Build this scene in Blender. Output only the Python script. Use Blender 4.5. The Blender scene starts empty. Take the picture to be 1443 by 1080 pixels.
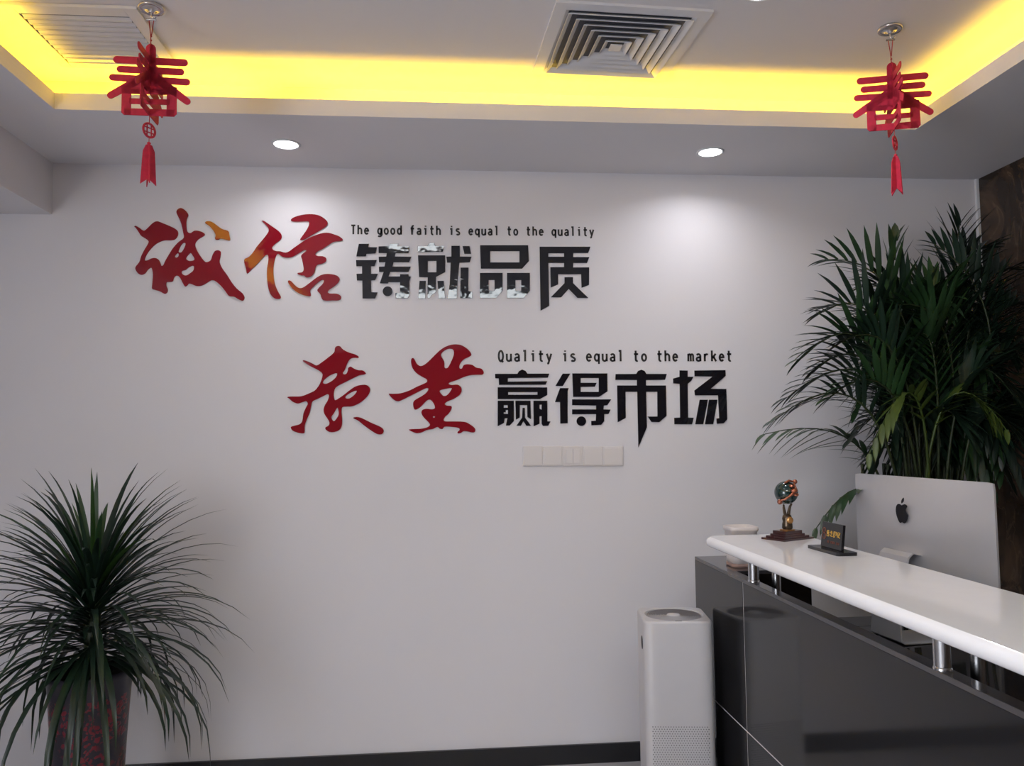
import bpy, bmesh, math, random
from mathutils import Vector, Matrix, Euler
PI = math.pi
sc = bpy.context.scene
C = sc.collection

# ------------------------------------------------------------------ camera
F_PX, YAW, PITCH, ROLL = 1122.9, 0.0877, 0.06675, -0.01107
CAM = Vector((0.0, -3.418, 1.376))
fw = Vector((math.sin(YAW)*math.cos(PITCH), math.cos(YAW)*math.cos(PITCH), math.sin(PITCH)))
r0 = Vector((math.cos(YAW), -math.sin(YAW), 0.0)); u0 = r0.cross(fw)
rt = r0*math.cos(ROLL) + u0*math.sin(ROLL); up = rt.cross(fw)
cam_d = bpy.data.cameras.new('camera'); cam = bpy.data.objects.new('camera', cam_d); C.objects.link(cam)
cam.matrix_world = Matrix(((rt.x, up.x, -fw.x, CAM.x), (rt.y, up.y, -fw.y, CAM.y), (rt.z, up.z, -fw.z, CAM.z), (0, 0, 0, 1)))
cam_d.sensor_width = 36.0; cam_d.lens = F_PX*36.0/1443.0; cam_d.clip_start = 0.05
sc.camera = cam

# ------------------------------------------------------------------ world, lights, exposure
sc.view_settings.view_transform = 'Standard'; sc.view_settings.look = 'None'
sc.view_settings.gamma = 1.0; sc.view_settings.use_curve_mapping = False
sc.view_settings.exposure = -0.11
sc.cycles.use_denoising = True; sc.cycles.max_bounces = 8; sc.cycles.sample_clamp_indirect = 4.0
w = bpy.data.worlds.new('world'); sc.world = w; w.use_nodes = True
w.node_tree.nodes['Background'].inputs[0].default_value = (0.62, 0.72, 0.86, 1)
w.node_tree.nodes['Background'].inputs[1].default_value = 0.8

HC, HU = 2.538, 2.70                   # lower ceiling, raised tray ceiling
TX0, TX1, TY1, TY0 = -1.349, 1.822, -0.567, -5.0   # tray opening
XL, XR, YB = -2.9, 2.471, -7.2

def area_light(name, loc, sx, sy, power, color=(1, 1, 1), rot=(0, 0, 0), spread=PI):
    l = bpy.data.lights.new(name, 'AREA'); l.shape = 'RECTANGLE'; l.size = sx; l.size_y = sy
    l.energy = power; l.color = color; l.spread = spread
    o = bpy.data.objects.new(name, l); C.objects.link(o); o.location = loc; o.rotation_euler = rot
    return o
FILL = (0.90, 0.93, 1.0)
# added fill, tilted up to lift the ceiling, shining through the added window
area_light('window_fill', (XL-0.25, -5.0, 1.45), 1.9, 2.9, 178, FILL, (0, -PI/2-.42, 0))
# flat LED panels of the ceiling
PANELS = [(-0.16, -2.06, HU, .42, .20, 0), (-0.12, -4.06, HU, .58, .74, 1), (0.55, -4.06, HU, .58, .74, 1), (-1.9, -6.2, HC, .58, .58, 1), (1.6, -6.75, HC, 1.2, .10, 1)]
for x, y, z, a, b, big in PANELS:
    area_light('panel_light', (x, y, z-0.02), a*.95, b*.95, 5.0 if big else 1.2, (1.0, 0.97, 0.97))
DOWN = [(-0.609, -0.277, HC), (1.107, -0.287, HC), (0.96, -1.19, HU), (-1.77, -2.95, HC), (0.15, -3.2, HU)]
for i, (x, y, z) in enumerate(DOWN):
    l = bpy.data.lights.new('downlight_beam', 'AREA'); l.shape = 'DISK'; l.size = .09
    l.energy = (1.65, 2.0, 4.8, 1.5, 2.2)[i]; l.spread = math.radians(150); l.color = (0.97, 0.96, 1.0)
    o = bpy.data.objects.new('downlight_beam', l); C.objects.link(o); o.location = (x, y, z-0.012)
# amber LED strips lying in the cove trough
LED = (1.0, 0.61, 0.015)
TW = 0.135                              # trough width
LZ = HC+0.022
LEDP = 5.0
xm, ym = (TX0+TX1)/2, (TY0+TY1)/2
area_light('cove_led', (xm, TY1+TW*.45, LZ), TX1-TX0+.2, .03, LEDP*3.2, LED, (PI, 0, 0))
area_light('cove_led', (xm, TY0-TW*.45, LZ), TX1-TX0+.2, .03, LEDP*3.2, LED, (PI, 0, 0))
area_light('cove_led', (TX0-TW*.45, ym, LZ), .03, TY1-TY0+.2, LEDP*3.0, LED, (PI, 0, 0))
area_light('cove_led', (TX1+TW*.45, ym, LZ), .03, TY1-TY0+.2, LEDP*3.0, LED, (PI, 0, 0))

# ------------------------------------------------------------------ helpers
def ray_to(px, py, axis, val):
    d = fw + rt*((px-721.5)/F_PX) - up*((py-540.0)/F_PX)
    return CAM + d*((val-CAM[axis])/d[axis])
def onwall(px, py): return ray_to(px, py, 1, 0.0)

MATS = {}
def mat(name, col, rough=.5, metal=0., spec=.5, noise=0., nscale=20., bump=0., bscale=60., coat=0., emit=None, estr=0., trans=0., col2=None, alpha=1., bdist=.002):
    if name in MATS: return MATS[name]
    m = bpy.data.materials.new(name); m.use_nodes = True; nt = m.node_tree; b = nt.nodes['Principled BSDF']
    b.inputs['Base Color'].default_value = (*col, 1); b.inputs['Roughness'].default_value = rough
    b.inputs['Metallic'].default_value = metal; b.inputs['Specular IOR Level'].default_value = spec
    b.inputs['Coat Weight'].default_value = coat; b.inputs['Coat Roughness'].default_value = .04
    b.inputs['Transmission Weight'].default_value = trans
    tc = nt.nodes.new('ShaderNodeTexCoord')
    if noise or col2:
        n = nt.nodes.new('ShaderNodeTexNoise'); n.inputs['Scale'].default_value = nscale; n.inputs['Detail'].default_value = 5
        nt.links.new(tc.outputs['Object'], n.inputs['Vector'])
        r = nt.nodes.new('ShaderNodeValToRGB'); nt.links.new(n.outputs['Fac'], r.inputs[0])
        r.color_ramp.elements[0].position = .35; r.color_ramp.elements[1].position = .65
        c2 = col2 or tuple(min(1, c*(1+noise)) for c in col); c1 = col if col2 else tuple(c*(1-noise) for c in col)
        r.color_ramp.elements[0].color = (*c1, 1); r.color_ramp.elements[1].color = (*c2, 1)
        nt.links.new(r.outputs[0], b.inputs['Base Color'])
    if bump:
        n = nt.nodes.new('ShaderNodeTexNoise'); n.inputs['Scale'].default_value = bscale; n.inputs['Detail'].default_value = 3
        nt.links.new(tc.outputs['Object'], n.inputs['Vector'])
        bp = nt.nodes.new('ShaderNodeBump'); bp.inputs['Strength'].default_value = bump; bp.inputs['Distance'].default_value = bdist
        nt.links.new(n.outputs['Fac'], bp.inputs['Height']); nt.links.new(bp.outputs[0], b.inputs['Normal'])
        if coat: nt.links.new(bp.outputs[0], b.inputs['Coat Normal'])
    if emit: b.inputs['Emission Color'].default_value = (*emit, 1); b.inputs['Emission Strength'].default_value = estr
    MATS[name] = m; return m

WALL = mat('wall_paint', (.70, .68, .705), .75, noise=.015, nscale=1.3, bump=.15, bscale=140, bdist=.001)
CEIL = mat('ceiling_paint', (.72, .70, .72), .8, noise=.012, nscale=1.1, bump=.1, bscale=160, bdist=.001)
BLACKB = mat('black_skirting', (.012, .012, .014), .25)
FLOOR = mat('floor_tile', (.46, .45, .47), .25, noise=.15, nscale=3)
ACR_R = mat('red_acrylic', (.23, .008, .017), .035, coat=0, spec=.5, bump=.5, bscale=7, bdist=.0016)
ACR_K = mat('black_acrylic', (.008, .008, .012), .03, spec=.55, bump=.5, bscale=8, bdist=.0020)
INK = mat('black_vinyl', (.012, .011, .014), .35)
PLATE = mat('white_plastic', (.66, .62, .61), .35, noise=.01)
PLATE2 = mat('white_plastic_rocker', (.69, .65, .64), .3)
VENT = mat('vent_enamel', (.66, .66, .69), .38, noise=.02, nscale=8)
VENTD = mat('vent_shade', (.07, .07, .085), .6)  # near-black colour put in for the shade inside the ducts
RED = mat('red_felt', (.43, .010, .040), .75, noise=.12, nscale=60, bump=.3, bscale=400, bdist=.0005)
REDD = mat('red_cord', (.32, .03, .035), .7)
CHROME = mat('chrome', (.62, .62, .64), .16, metal=1)
CLEAR = mat('clear_cap', (.55, .52, .52), .12, metal=.7)
DESK = mat('grey_gloss_tile', (.015, .0145, .016), .08, spec=.36)
DESKT = mat('grey_tile_top', (.070, .067, .074), .14, spec=.5)
WORKT = mat('dark_granite', (.014, .013, .014), .05, spec=.8)
RISER = mat('dark_glass_riser', (.012, .012, .013), .03, spec=.9)
JOINT = mat('pale_joint', (.62, .60, .61), .5)
QUARTZ = mat('white_quartz', (.88, .87, .89), .12, spec=.5, noise=.01, coat=.3)
STEEL = mat('brushed_steel', (.55, .55, .56), .24, metal=1, bump=.1, bscale=300, bdist=.0003)
ALU = mat('anodised_aluminium', (.54, .53, .55), .45, metal=.45, noise=.01)
LOGO = mat('black_logo', (.005, .005, .009), .35, spec=.2)
SCREEN = mat('screen_glass', (.01, .01, .012), .06)
APW = mat('purifier_white', (.50, .485, .50), .42, noise=.008)
APG = mat('purifier_grille', (.34, .325, .34), .45)
DARKHOLE = mat('dark_hole', (.05, .05, .055), .7)
LEAF = mat('leaf_green', (.018, .050, .016), .40, spec=.5, noise=.35, nscale=6)
LEAF2 = mat('leaf_dark', (.010, .024, .014), .38, spec=.5, noise=.3, nscale=6)
LEAFD = mat('strap_leaf_dark', (.009, .024, .012), .38, noise=.35, nscale=6)
LEAFO = mat('leaf_olive', (.050, .080, .014), .45, noise=.3, nscale=8)
LEAFY = mat('leaf_young', (.026, .066, .012), .38, noise=.3, nscale=8)
LEAFB = mat('leaf_brown', (.10, .035, .012), .6, noise=.3)
STEM = mat('palm_cane', (.026, .038, .013), .5, noise=.3, nscale=25)
SOIL = mat('soil', (.02, .014, .01), .9, noise=.4, nscale=60, bump=.6, bscale=80, bdist=.01)
WOODR = mat('lacquered_rosewood', (.045, .010, .010), .22, coat=.4, noise=.25, nscale=20)
GOLD = mat('gold', (.55, .30, .12), .3, metal=.9, noise=.2, nscale=90, bump=.3, bscale=200, bdist=.001)
GOLDP = mat('gold_print', (.62, .36, .06), .45)
GLOBE = mat('globe_enamel', (.004, .012, .014), .12, col2=(.010, .034, .028), nscale=28, coat=.5)
COPPER = mat('copper_leaf', (.36, .13, .08), .3, metal=.8, noise=.2, nscale=50)
BRONZE = mat('bronze', (.09, .065, .045), .3, metal=.8, noise=.4, nscale=60)
BLKP = mat('black_lacquer', (.010, .009, .011), .16)
CERAM = mat('cream_ceramic', (.62, .56, .54), .35, noise=.03, nscale=30)
CERAM2 = mat('terracotta_ceramic', (.40, .26, .22), .5, noise=.05, nscale=30)
WHITET = mat('white_trim', (.75, .75, .76), .5)
LAMP = mat('lamp_diffuser', (1, 1, 1), .5, emit=(1, .99, 1), estr=14)
LAMPP = mat('panel_diffuser', (1, 1, 1), .5, emit=(.86, .95, 1), estr=11)
LEDM = mat('led_strip', (1, .8, .3), .5, emit=(1, .62, .10), estr=9)

def marble():
    m = bpy.data.materials.new('brown_marble'); m.use_nodes = True; nt = m.node_tree; b = nt.nodes['Principled BSDF']
    tc = nt.nodes.new('ShaderNodeTexCoord')
    n = nt.nodes.new('ShaderNodeTexNoise'); n.inputs['Scale'].default_value = 4.5; n.inputs['Detail'].default_value = 9; n.inputs['Distortion'].default_value = 1.6
    nt.links.new(tc.outputs['Object'], n.inputs['Vector'])
    r = nt.nodes.new('ShaderNodeValToRGB'); e = r.color_ramp.elements
    e[0].position = .3; e[0].color = (.016, .010, .006, 1); e[1].position = .72; e[1].color = (.12, .07, .040, 1)
    x = e.new(.5); x.color = (.045, .026, .015, 1)
    nt.links.new(n.outputs['Fac'], r.inputs[0])
    v = nt.nodes.new('ShaderNodeTexVoronoi'); v.feature = 'DISTANCE_TO_EDGE'; v.inputs['Scale'].default_value = 3.2
    mx = nt.nodes.new('ShaderNodeMixRGB'); mx.inputs[0].default_value = .35
    nt.links.new(tc.outputs['Object'], mx.inputs[1]); nt.links.new(n.outputs['Color'], mx.inputs[2]); nt.links.new(mx.outputs[0], v.inputs['Vector'])
    r2 = nt.nodes.new('ShaderNodeValToRGB'); r2.color_ramp.elements[0].color = (.11, .075, .05, 1); r2.color_ramp.elements[1].position = .02; r2.color_ramp.elements[1].color = (0, 0, 0, 1)
    nt.links.new(v.outputs['Distance'], r2.inputs[0])
    ad = nt.nodes.new('ShaderNodeMixRGB'); ad.blend_type = 'ADD'; ad.inputs[0].default_value = .5
    nt.links.new(r.outputs[0], ad.inputs[1]); nt.links.new(r2.outputs[0], ad.inputs[2])
    nt.links.new(ad.outputs[0], b.inputs['Base Color']); b.inputs['Roughness'].default_value = .14
    return m
MARBLE = marble()

def pot_mat():                     # dark glaze with red blossoms in upright bands
    m = bpy.data.materials.new('red_blossom_glaze'); m.use_nodes = True; nt = m.node_tree; b = nt.nodes['Principled BSDF']
    L = nt.links.new; tc = nt.nodes.new('ShaderNodeTexCoord')
    n = nt.nodes.new('ShaderNodeTexNoise'); n.inputs['Scale'].default_value = 26; n.inputs['Detail'].default_value = 4
    L(tc.outputs['Object'], n.inputs['Vector'])
    mx = nt.nodes.new('ShaderNodeMixRGB'); mx.inputs[0].default_value = .05
    L(tc.outputs['Object'], mx.inputs[1]); L(n.outputs['Color'], mx.inputs[2])
    v = nt.nodes.new('ShaderNodeTexVoronoi'); v.inputs['Scale'].default_value = 62; L(mx.outputs[0], v.inputs['Vector'])
    r = nt.nodes.new('ShaderNodeValToRGB'); r.color_ramp.elements[0].position = .42; r.color_ramp.elements[0].color = (1, 1, 1, 1)
    r.color_ramp.elements[1].position = .52; r.color_ramp.elements[1].color = (0, 0, 0, 1)
    L(v.outputs['Distance'], r.inputs[0])
    n2 = nt.nodes.new('ShaderNodeTexNoise'); n2.inputs['Scale'].default_value = 13; L(tc.outputs['Object'], n2.inputs['Vector'])
    r2 = nt.nodes.new('ShaderNodeValToRGB'); r2.color_ramp.elements[0].position = .42; r2.color_ramp.elements[1].position = .50
    L(n2.outputs['Fac'], r2.inputs[0])
    sx = nt.nodes.new('ShaderNodeSeparateXYZ'); L(tc.outputs['Object'], sx.inputs[0])
    lt = nt.nodes.new('ShaderNodeMath'); lt.operation = 'LESS_THAN'; lt.inputs[1].default_value = .515; L(sx.outputs['Z'], lt.inputs[0])
    m1 = nt.nodes.new('ShaderNodeMath'); m1.operation = 'MULTIPLY'; L(r.outputs[0], m1.inputs[0]); L(r2.outputs[0], m1.inputs[1])
    m2 = nt.nodes.new('ShaderNodeMath'); m2.operation = 'MULTIPLY'; L(m1.outputs[0], m2.inputs[0]); L(lt.outputs[0], m2.inputs[1])
    cm = nt.nodes.new('ShaderNodeMixRGB'); cm.inputs[1].default_value = (.020, .016, .026, 1); cm.inputs[2].default_value = (.17, .010, .022, 1)
    L(m2.outputs[0], cm.inputs[0]); L(cm.outputs[0], b.inputs['Base Color']); b.inputs['Roughness'].default_value = .3
    bp = nt.nodes.new('ShaderNodeBump'); bp.inputs['Strength'].default_value = .4; bp.inputs['Distance'].default_value = .003
    L(m2.outputs[0], bp.inputs['Height']); L(bp.outputs[0], b.inputs['Normal'])
    return m
POTM = pot_mat()

class MB:
    """collects geometry; build() links it as one mesh object"""
    def __init__(s): s.v = []; s.f = []; s.sm = []
    def add(s, vs, fs, smooth=False, M=None):
        o = len(s.v); s.v += [tuple(M @ Vector(v)) if M else tuple(v) for v in vs]
        for f in fs: s.f.append(tuple(i+o for i in f)); s.sm.append(smooth)
        return s
    def box(s, x0, x1, y0, y1, z0, z1, M=None):
        vs = [(x0, y0, z0), (x1, y0, z0), (x1, y1, z0), (x0, y1, z0), (x0, y0, z1), (x1, y0, z1), (x1, y1, z1), (x0, y1, z1)]
        return s.add(vs, [(0, 3, 2, 1), (4, 5, 6, 7), (0, 1, 5, 4), (1, 2, 6, 5), (2, 3, 7, 6), (3, 0, 4, 7)], M=M)
    def prism(s, pts, z0, z1, M=None):           # xy polygon extruded in z
        n = len(pts); vs = [(x, y, z0) for x, y in pts]+[(x, y, z1) for x, y in pts]
        fs = [tuple(range(n))[::-1], tuple(range(n, 2*n))]+[(i, (i+1) % n, n+(i+1) % n, n+i) for i in range(n)]
        return s.add(vs, fs, M=M)
    def lathe(s, prof, seg=32, M=None, cap=True, smooth=True):
        vs = []; fs = []
        for r, z in prof:
            for i in range(seg):
                a = 2*PI*i/seg; vs.append((r*math.cos(a), r*math.sin(a), z))
        for k in range(len(prof)-1):
            for i in range(seg):
                j = (i+1) % seg; fs.append((k*seg+i, k*seg+j, (k+1)*seg+j, (k+1)*seg+i))
        s.add(vs, fs, smooth, M)
        if cap:
            n = len(prof)-1
            s.add([(prof[0][0]*math.cos(2*PI*i/seg), prof[0][0]*math.sin(2*PI*i/seg), prof[0][1]) for i in range(seg)], [tuple(range(seg))[::-1]], False, M)
            s.add([(prof[n][0]*math.cos(2*PI*i/seg), prof[n][0]*math.sin(2*PI*i/seg), prof[n][1]) for i in range(seg)], [tuple(range(seg))], False, M)
        return s
    def tube(s, pts, r, seg=8, smooth=True):
        P = [Vector(p) for p in pts]; n = len(P); rs = r if isinstance(r, (list, tuple)) else [r]*n
        vs = []; prev = None
        for i in range(n):
            t = (P[min(i+1, n-1)]-P[max(i-1, 0)]).normalized()
            a = t.cross(Vector((0, 0, 1)) if abs(t.z) < .9 else Vector((1, 0, 0))).normalized() if prev is None else (prev-t*prev.dot(t)).normalized()
            prev = a; b = t.cross(a)
            for k in range(seg):
                q = 2*PI*k/seg; vs.append(P[i]+(a*math.cos(q)+b*math.sin(q))*rs[i])
        fs = [(i*seg+k, i*seg+(k+1) % seg, (i+1)*seg+(k+1) % seg, (i+1)*seg+k) for i in range(n-1) for k in range(seg)]
        s.add(vs, fs, smooth); s.add(vs[:seg], [tuple(range(seg))[::-1]]); s.add(vs[-seg:], [tuple(range(seg))])
        return s
    def mesh(s, name, m):
        me = bpy.data.meshes.new(name); me.from_pydata(s.v, [], s.f); me.polygons.foreach_set('use_smooth', s.sm)
        me.materials.append(m); me.update(); return me
    def build(s, name, m, parent=None, bevel=0., local=True, seg=2, merge=False):
        me = s.mesh(name, m)
        bm = bmesh.new(); bm.from_mesh(me)
        if merge: bmesh.ops.remove_doubles(bm, verts=bm.verts, dist=1e-6)
        if bevel:
            bmesh.ops.remove_doubles(bm, verts=bm.verts, dist=1e-6)
            es = [e for e in bm.edges if len(e.link_faces) == 2 and e.calc_face_angle(0) > .6]
            bmesh.ops.bevel(bm, geom=es, offset=bevel, segments=seg, affect='EDGES', profile=.5)
        bmesh.ops.recalc_face_normals(bm, faces=bm.faces)
        if not local and parent:
            bmesh.ops.translate(bm, verts=bm.verts, vec=-Vector(parent.location))
        bm.to_mesh(me); bm.free()
        return link(name, me, parent)
def link(name, me, parent=None):
    o = bpy.data.objects.new(name, me); C.objects.link(o)
    if parent: o.parent = parent
    return o
def thing(name, label, cat, loc=(0, 0, 0), rot=(0, 0, 0), group=None):
    o = bpy.data.objects.new(name, None); C.objects.link(o); o.location = loc; o.rotation_euler = rot
    o.empty_display_size = .05
    o['label'] = label; o['category'] = cat
    if group: o['group'] = group
    return o
def tag(o, label, cat, group=None):
    o['label'] = label; o['category'] = cat
    if group: o['group'] = group
    return o
def struct(name, mb, m, **k):
    o = mb.build(name, m, **k); o['kind'] = 'structure'; return o
def rrect(x0, x1, y0, y1, r, n=6):
    out = []
    for cx, cy, a0 in ((x1-r, y1-r, 0), (x0+r, y1-r, PI/2), (x0+r, y0+r, PI), (x1-r, y0+r, 1.5*PI)):
        for i in range(n+1):
            a = a0+PI/2*i/n; out.append((cx+r*math.cos(a), cy+r*math.sin(a)))
    return out
def crom(P, n=4):                       # closed smooth curve through the points
    out = []; N = len(P)
    for i in range(N):
        p0, p1, p2, p3 = P[i-1], P[i], P[(i+1) % N], P[(i+2) % N]
        for k in range(n):
            t = k/n
            out.append(tuple(.5*(2*p1[j]+(p2[j]-p0[j])*t+(2*p0[j]-5*p1[j]+4*p2[j]-p3[j])*t*t+(-p0[j]+3*p1[j]-3*p2[j]+p3[j])*t**3) for j in (0, 1)))
    return out
def shape2d(name, loops, thick, bevel=0.):
    """filled flat shape with holes, in its own xy plane, z from -thick/2 to thick/2"""
    cu = bpy.data.curves.new(name, 'CURVE'); cu.dimensions = '2D'; cu.fill_mode = 'BOTH'
    cu.extrude = max(thick/2-bevel, 0); cu.bevel_depth = bevel; cu.bevel_resolution = 1; cu.offset = -bevel
    for lp in loops:
        sp = cu.splines.new('POLY'); sp.points.add(len(lp)-1); sp.use_cyclic_u = True
        for i, (x, y) in enumerate(lp): sp.points[i].co = (x, y, 0, 1)
    o = bpy.data.objects.new(name, cu); C.objects.link(o)
    dg = bpy.context.evaluated_depsgraph_get()
    me = bpy.data.meshes.new_from_object(o.evaluated_get(dg)); bpy.data.objects.remove(o); bpy.data.curves.remove(cu)
    me.name = name; return me

# ================================================================== STRUCTURE
T = .12
struct('floor', MB().box(XL, XR, YB, 0, -.1, 0), FLOOR)
struct('wall_back', MB().box(XL, XR+.15, 0, T, 0, HU+.25), WALL)
struct('wall_right', MB().box(XR, XR+T, YB, 0, 0, HU+.25), MARBLE)
struct('wall_front', MB().box(XL, XR, YB-T, YB, 0, HU+.25), MARBLE)
# unseen left wall, with an opening added to let the fill light in
WY0, WY1, WZ0, WZ1 = -6.5, -3.5, .5, 2.35
wf = MB()
wf.box(XL-T, XL, YB, WY0, 0, HU+.25); wf.box(XL-T, XL, WY1, T, 0, HU+.25)
wf.box(XL-T, XL, WY0, WY1, 0, WZ0); wf.box(XL-T, XL, WY0, WY1, WZ1, HU+.25)
struct('wall_left', wf, WALL)
win = MB().box(XL-.06, XL-.02, WY0, WY1, WZ0, WZ0+.05).box(XL-.06, XL-.02, WY0, WY1, WZ1-.05, WZ1)
for k in range(4):
    y = WY0+(WY1-WY0-.05)*k/3; win.box(XL-.06, XL-.02, y, y+.05, WZ0+.05, WZ1-.05)
struct('added_window_1', win, WHITET)  # added frame in the unseen opening for the fill
# raised tray ceiling and the lowered ceiling round it
ox0, ox1, oy0, oy1 = TX0-TW, TX1+TW, TY0-TW, TY1+TW
struct('ceiling', MB().box(ox0-.02, ox1+.02, oy0-.02, oy1+.02, HU, HU+.08), CEIL)
lc = MB()
def ring(mb, ax0, ax1, ay0, ay1, bx0, bx1, by0, by1, z0, z1):
    mb.box(ax0, bx0, ay0, ay1, z0, z1); mb.box(bx1, ax1, ay0, ay1, z0, z1)
    mb.box(bx0, bx1, ay0, by0, z0, z1); mb.box(bx0, bx1, by1, ay1, z0, z1)
ring(lc, XL, XR, YB, 0, ox0, ox1, oy0, oy1, HC, HU+.08)          # solid lowered part; its inner faces are the trough's walls
struct('ceiling_border', lc, CEIL)
struct('trim_2', (lambda m: (ring(m, ox0, ox1, oy0, oy1, TX0-.012, TX1+.012, TY0-.012, TY1+.012, HC, HC+.015), m)[1])(MB()), CEIL)
lip = MB(); ring(lip, TX0-.012, TX1+.012, TY0-.012, TY1+.012, TX0, TX1, TY0, TY1, HC+.0, HC+.060)
struct('trim_3', lip, CEIL)
beam = MB().box(XL, -1.616, YB, 0, 2.32, HC)
struct('trim_4', beam, CEIL)
struct('baseboard_back', MB().box(XL, XR, -.012, 0, 0, .078), BLACKB)
struct('baseboard_left', MB().box(XL, XL+.012, YB, -.012, 0, .078), BLACKB)
struct('trim_1', MB().box(XR-.012, XR, -.014, 0, .078, HC), WHITET)
# LED strip bodies in the trough
for nm, (x0, x1, y0, y1) in (('far side of the cove', (TX0-.07, TX1+.07, TY1+.075, TY1+.087)), ('near side of the cove', (TX0-.07, TX1+.07, TY0-.087, TY0-.075)), ('left side of the cove', (TX0-.1, TX0-.088, TY0-.05, TY1+.05)), ('right side of the cove', (TX1+.088, TX1+.1, TY0-.05, TY1+.05))):
    tag(MB().box(x0, x1, y0, y1, HC+.015, HC+.021).build('led_strip', LEDM), 'amber glowing LED strip hidden in the trough on the '+nm, 'light', 'LED strips in the ceiling cove')

# ================================================================== CEILING FITTINGS
where = ['round white recessed downlight left of the centre in the lower ceiling strip', 'round white recessed downlight at the right of the lower ceiling strip', 'recessed downlight in the raised ceiling near the square diffuser', 'recessed downlight in the left ceiling border behind the photographer', 'recessed downlight in the raised ceiling behind the photographer']
for i, (x, y, z) in enumerate(DOWN):
    t = thing('downlight', where[i], 'light', (x, y, z), group='recessed downlights')
    MB().lathe([(.046, -.0005), (.056, -.0005), (.056, -.004), (.050, -.006), (.046, -.003)], 40, cap=False).build('trim_ring', WHITET, t)
    MB().lathe([(.046, -.001), (.0455, -.003)], 40).build('diffuser', LAMP, t)
pl = ['slim white LED panel in the raised ceiling above the photographer', 'square LED panel behind the photographer, left of the pair', 'square LED panel behind the photographer, right of the pair', 'square LED panel at the far left of the room behind', 'square LED panel at the far right of the room behind']
for i, (x, y, z, a, b, big) in enumerate(PANELS):
    t = thing('ceiling_panel_light', pl[i], 'light', (x, y, z), group='LED ceiling panels')
    m = MB(); ring(m, -a/2-.02, a/2+.02, -b/2-.02, b/2+.02, -a/2, a/2, -b/2, b/2, -.012, 0); m.build('frame', WHITET, t)
    MB().box(-a/2, a/2, -b/2, b/2, -.008, -.002).build('diffuser', LAMPP, t)

# four-way diffuser
t = thing('air_diffuser', 'square white four-way air diffuser with nested rings in the raised ceiling', 'vent', (.591, -.838, HU), (0, 0, math.radians(2.6)))
def frustum_ring(mb, a_out, z_out, a_in, z_in, th=.0022):
    for s1, z1, s2, z2 in ((a_out, z_out, a_in, z_in),):
        vs = []
        for a, z in ((s1, z1), (s2, z2), (s2, z2+th*1.6), (s1, z1+th*1.6)):
            vs += [(-a, -a, z), (a, -a, z), (a, a, z), (-a, a, z)]
        fs = []
        for k in range(4):
            for i in range(4):
                j = (i+1) % 4; fs.append((k*4+i, k*4+j, ((k+1) % 4)*4+j, ((k+1) % 4)*4+i))
        mb.add(vs, fs)
m = MB(); ring(m, -.25, .25, -.25, .25, -.212, .212, -.212, .212, -.008, 0)
frustum_ring(m, .212, -.008, .196, .0)
m.build('flange', VENT, t, merge=True)
for k in range(6):
    a = .203-.0315*k
    m = MB(); frustum_ring(m, a, -.016, a-.034, .012); m.build('louvre_ring', VENT, t, merge=True)
MB().box(-.020, .020, -.020, .020, -.014, -.010).build('centre_plate', VENT, t)
MB().box(-.206, .206, -.206, .206, -.0015, -.0005).build('duct_shade', VENTD, t)  # dark sheet standing for the shade between the rings
# return grille at the left
gx0, gx1, gy0, gy1 = -1.326, -.923, -.978, -.566
t = thing('air_grille', 'white louvred air return grille at the left edge of the raised ceiling', 'vent', ((gx0+gx1)/2, (gy0+gy1)/2, HU))
a, b = (gx1-gx0)/2, (gy1-gy0)/2
m = MB(); ring(m, -a, a, -b, b, -a+.034, a-.040, -b+.05, b-.034, -.010, 0); m.build('frame', VENT, t, bevel=.002)
MB().box(-a+.034, a-.04, -b+.05, b-.034, -.0015, -.0005).build('duct_shade', VENTD, t)  # dark sheet giving the shaded gaps behind the slats
n = 10
for k in range(n):
    y = -b+.05+(2*b-.084)*(k+.5)/n
    M = Matrix.Translation((-.003, y, -.0085)) @ Matrix.Rotation(math.radians(-22), 4, 'X')
    MB().box(-a+.043, a-.037, -.0075, .0075, -.001, .001, M).box(-a+.043, a-.037, .0060, .0090, -.003, .0015, M).build('slat', VENT, t)

# ================================================================== WALL LETTERING
def to_wall(loops, ox, oy, s, smooth):
    out = []
    for lp in loops:
        P = crom(lp, 3) if smooth else lp
        out.append([(lambda w_: (w_.x, w_.z))(onwall(ox+x/s, oy+y/s)) for x, y in P])
    return out
def circ(cx, cy, r, n=28): return [(cx+r*math.cos(2*PI*i/n), cy+r*math.sin(2*PI*i/n)) for i in range(n)]
RX = Matrix.Rotation(PI/2, 4, 'X')
def character(label, m, ox, oy, s, pieces, smooth, group, th=.004):
    ws = [to_wall(p, ox, oy, s, smooth and len(p[0]) != 28) for p in pieces]
    xs = [x for p in ws for x, z in p[0]]; zs = [z for p in ws for x, z in p[0]]
    bx, bz = (min(xs)+max(xs))/2, min(zs)
    t = thing('wall_character', label, 'lettering', (bx, 0, bz), group=group)
    for p in ws:
        lp = [[(x-bx, z-bz) for x, z in l] for l in p]
        me = shape2d('stroke', lp, th, .0004); me.transform(Matrix.Translation((0, -th/2-.0006, 0)) @ RX)
        me.materials.clear(); me.materials.append(m); link('stroke', me, t)
    return t
GR, GK = 'red brush-style wall characters', 'black block-style wall characters'
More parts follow.
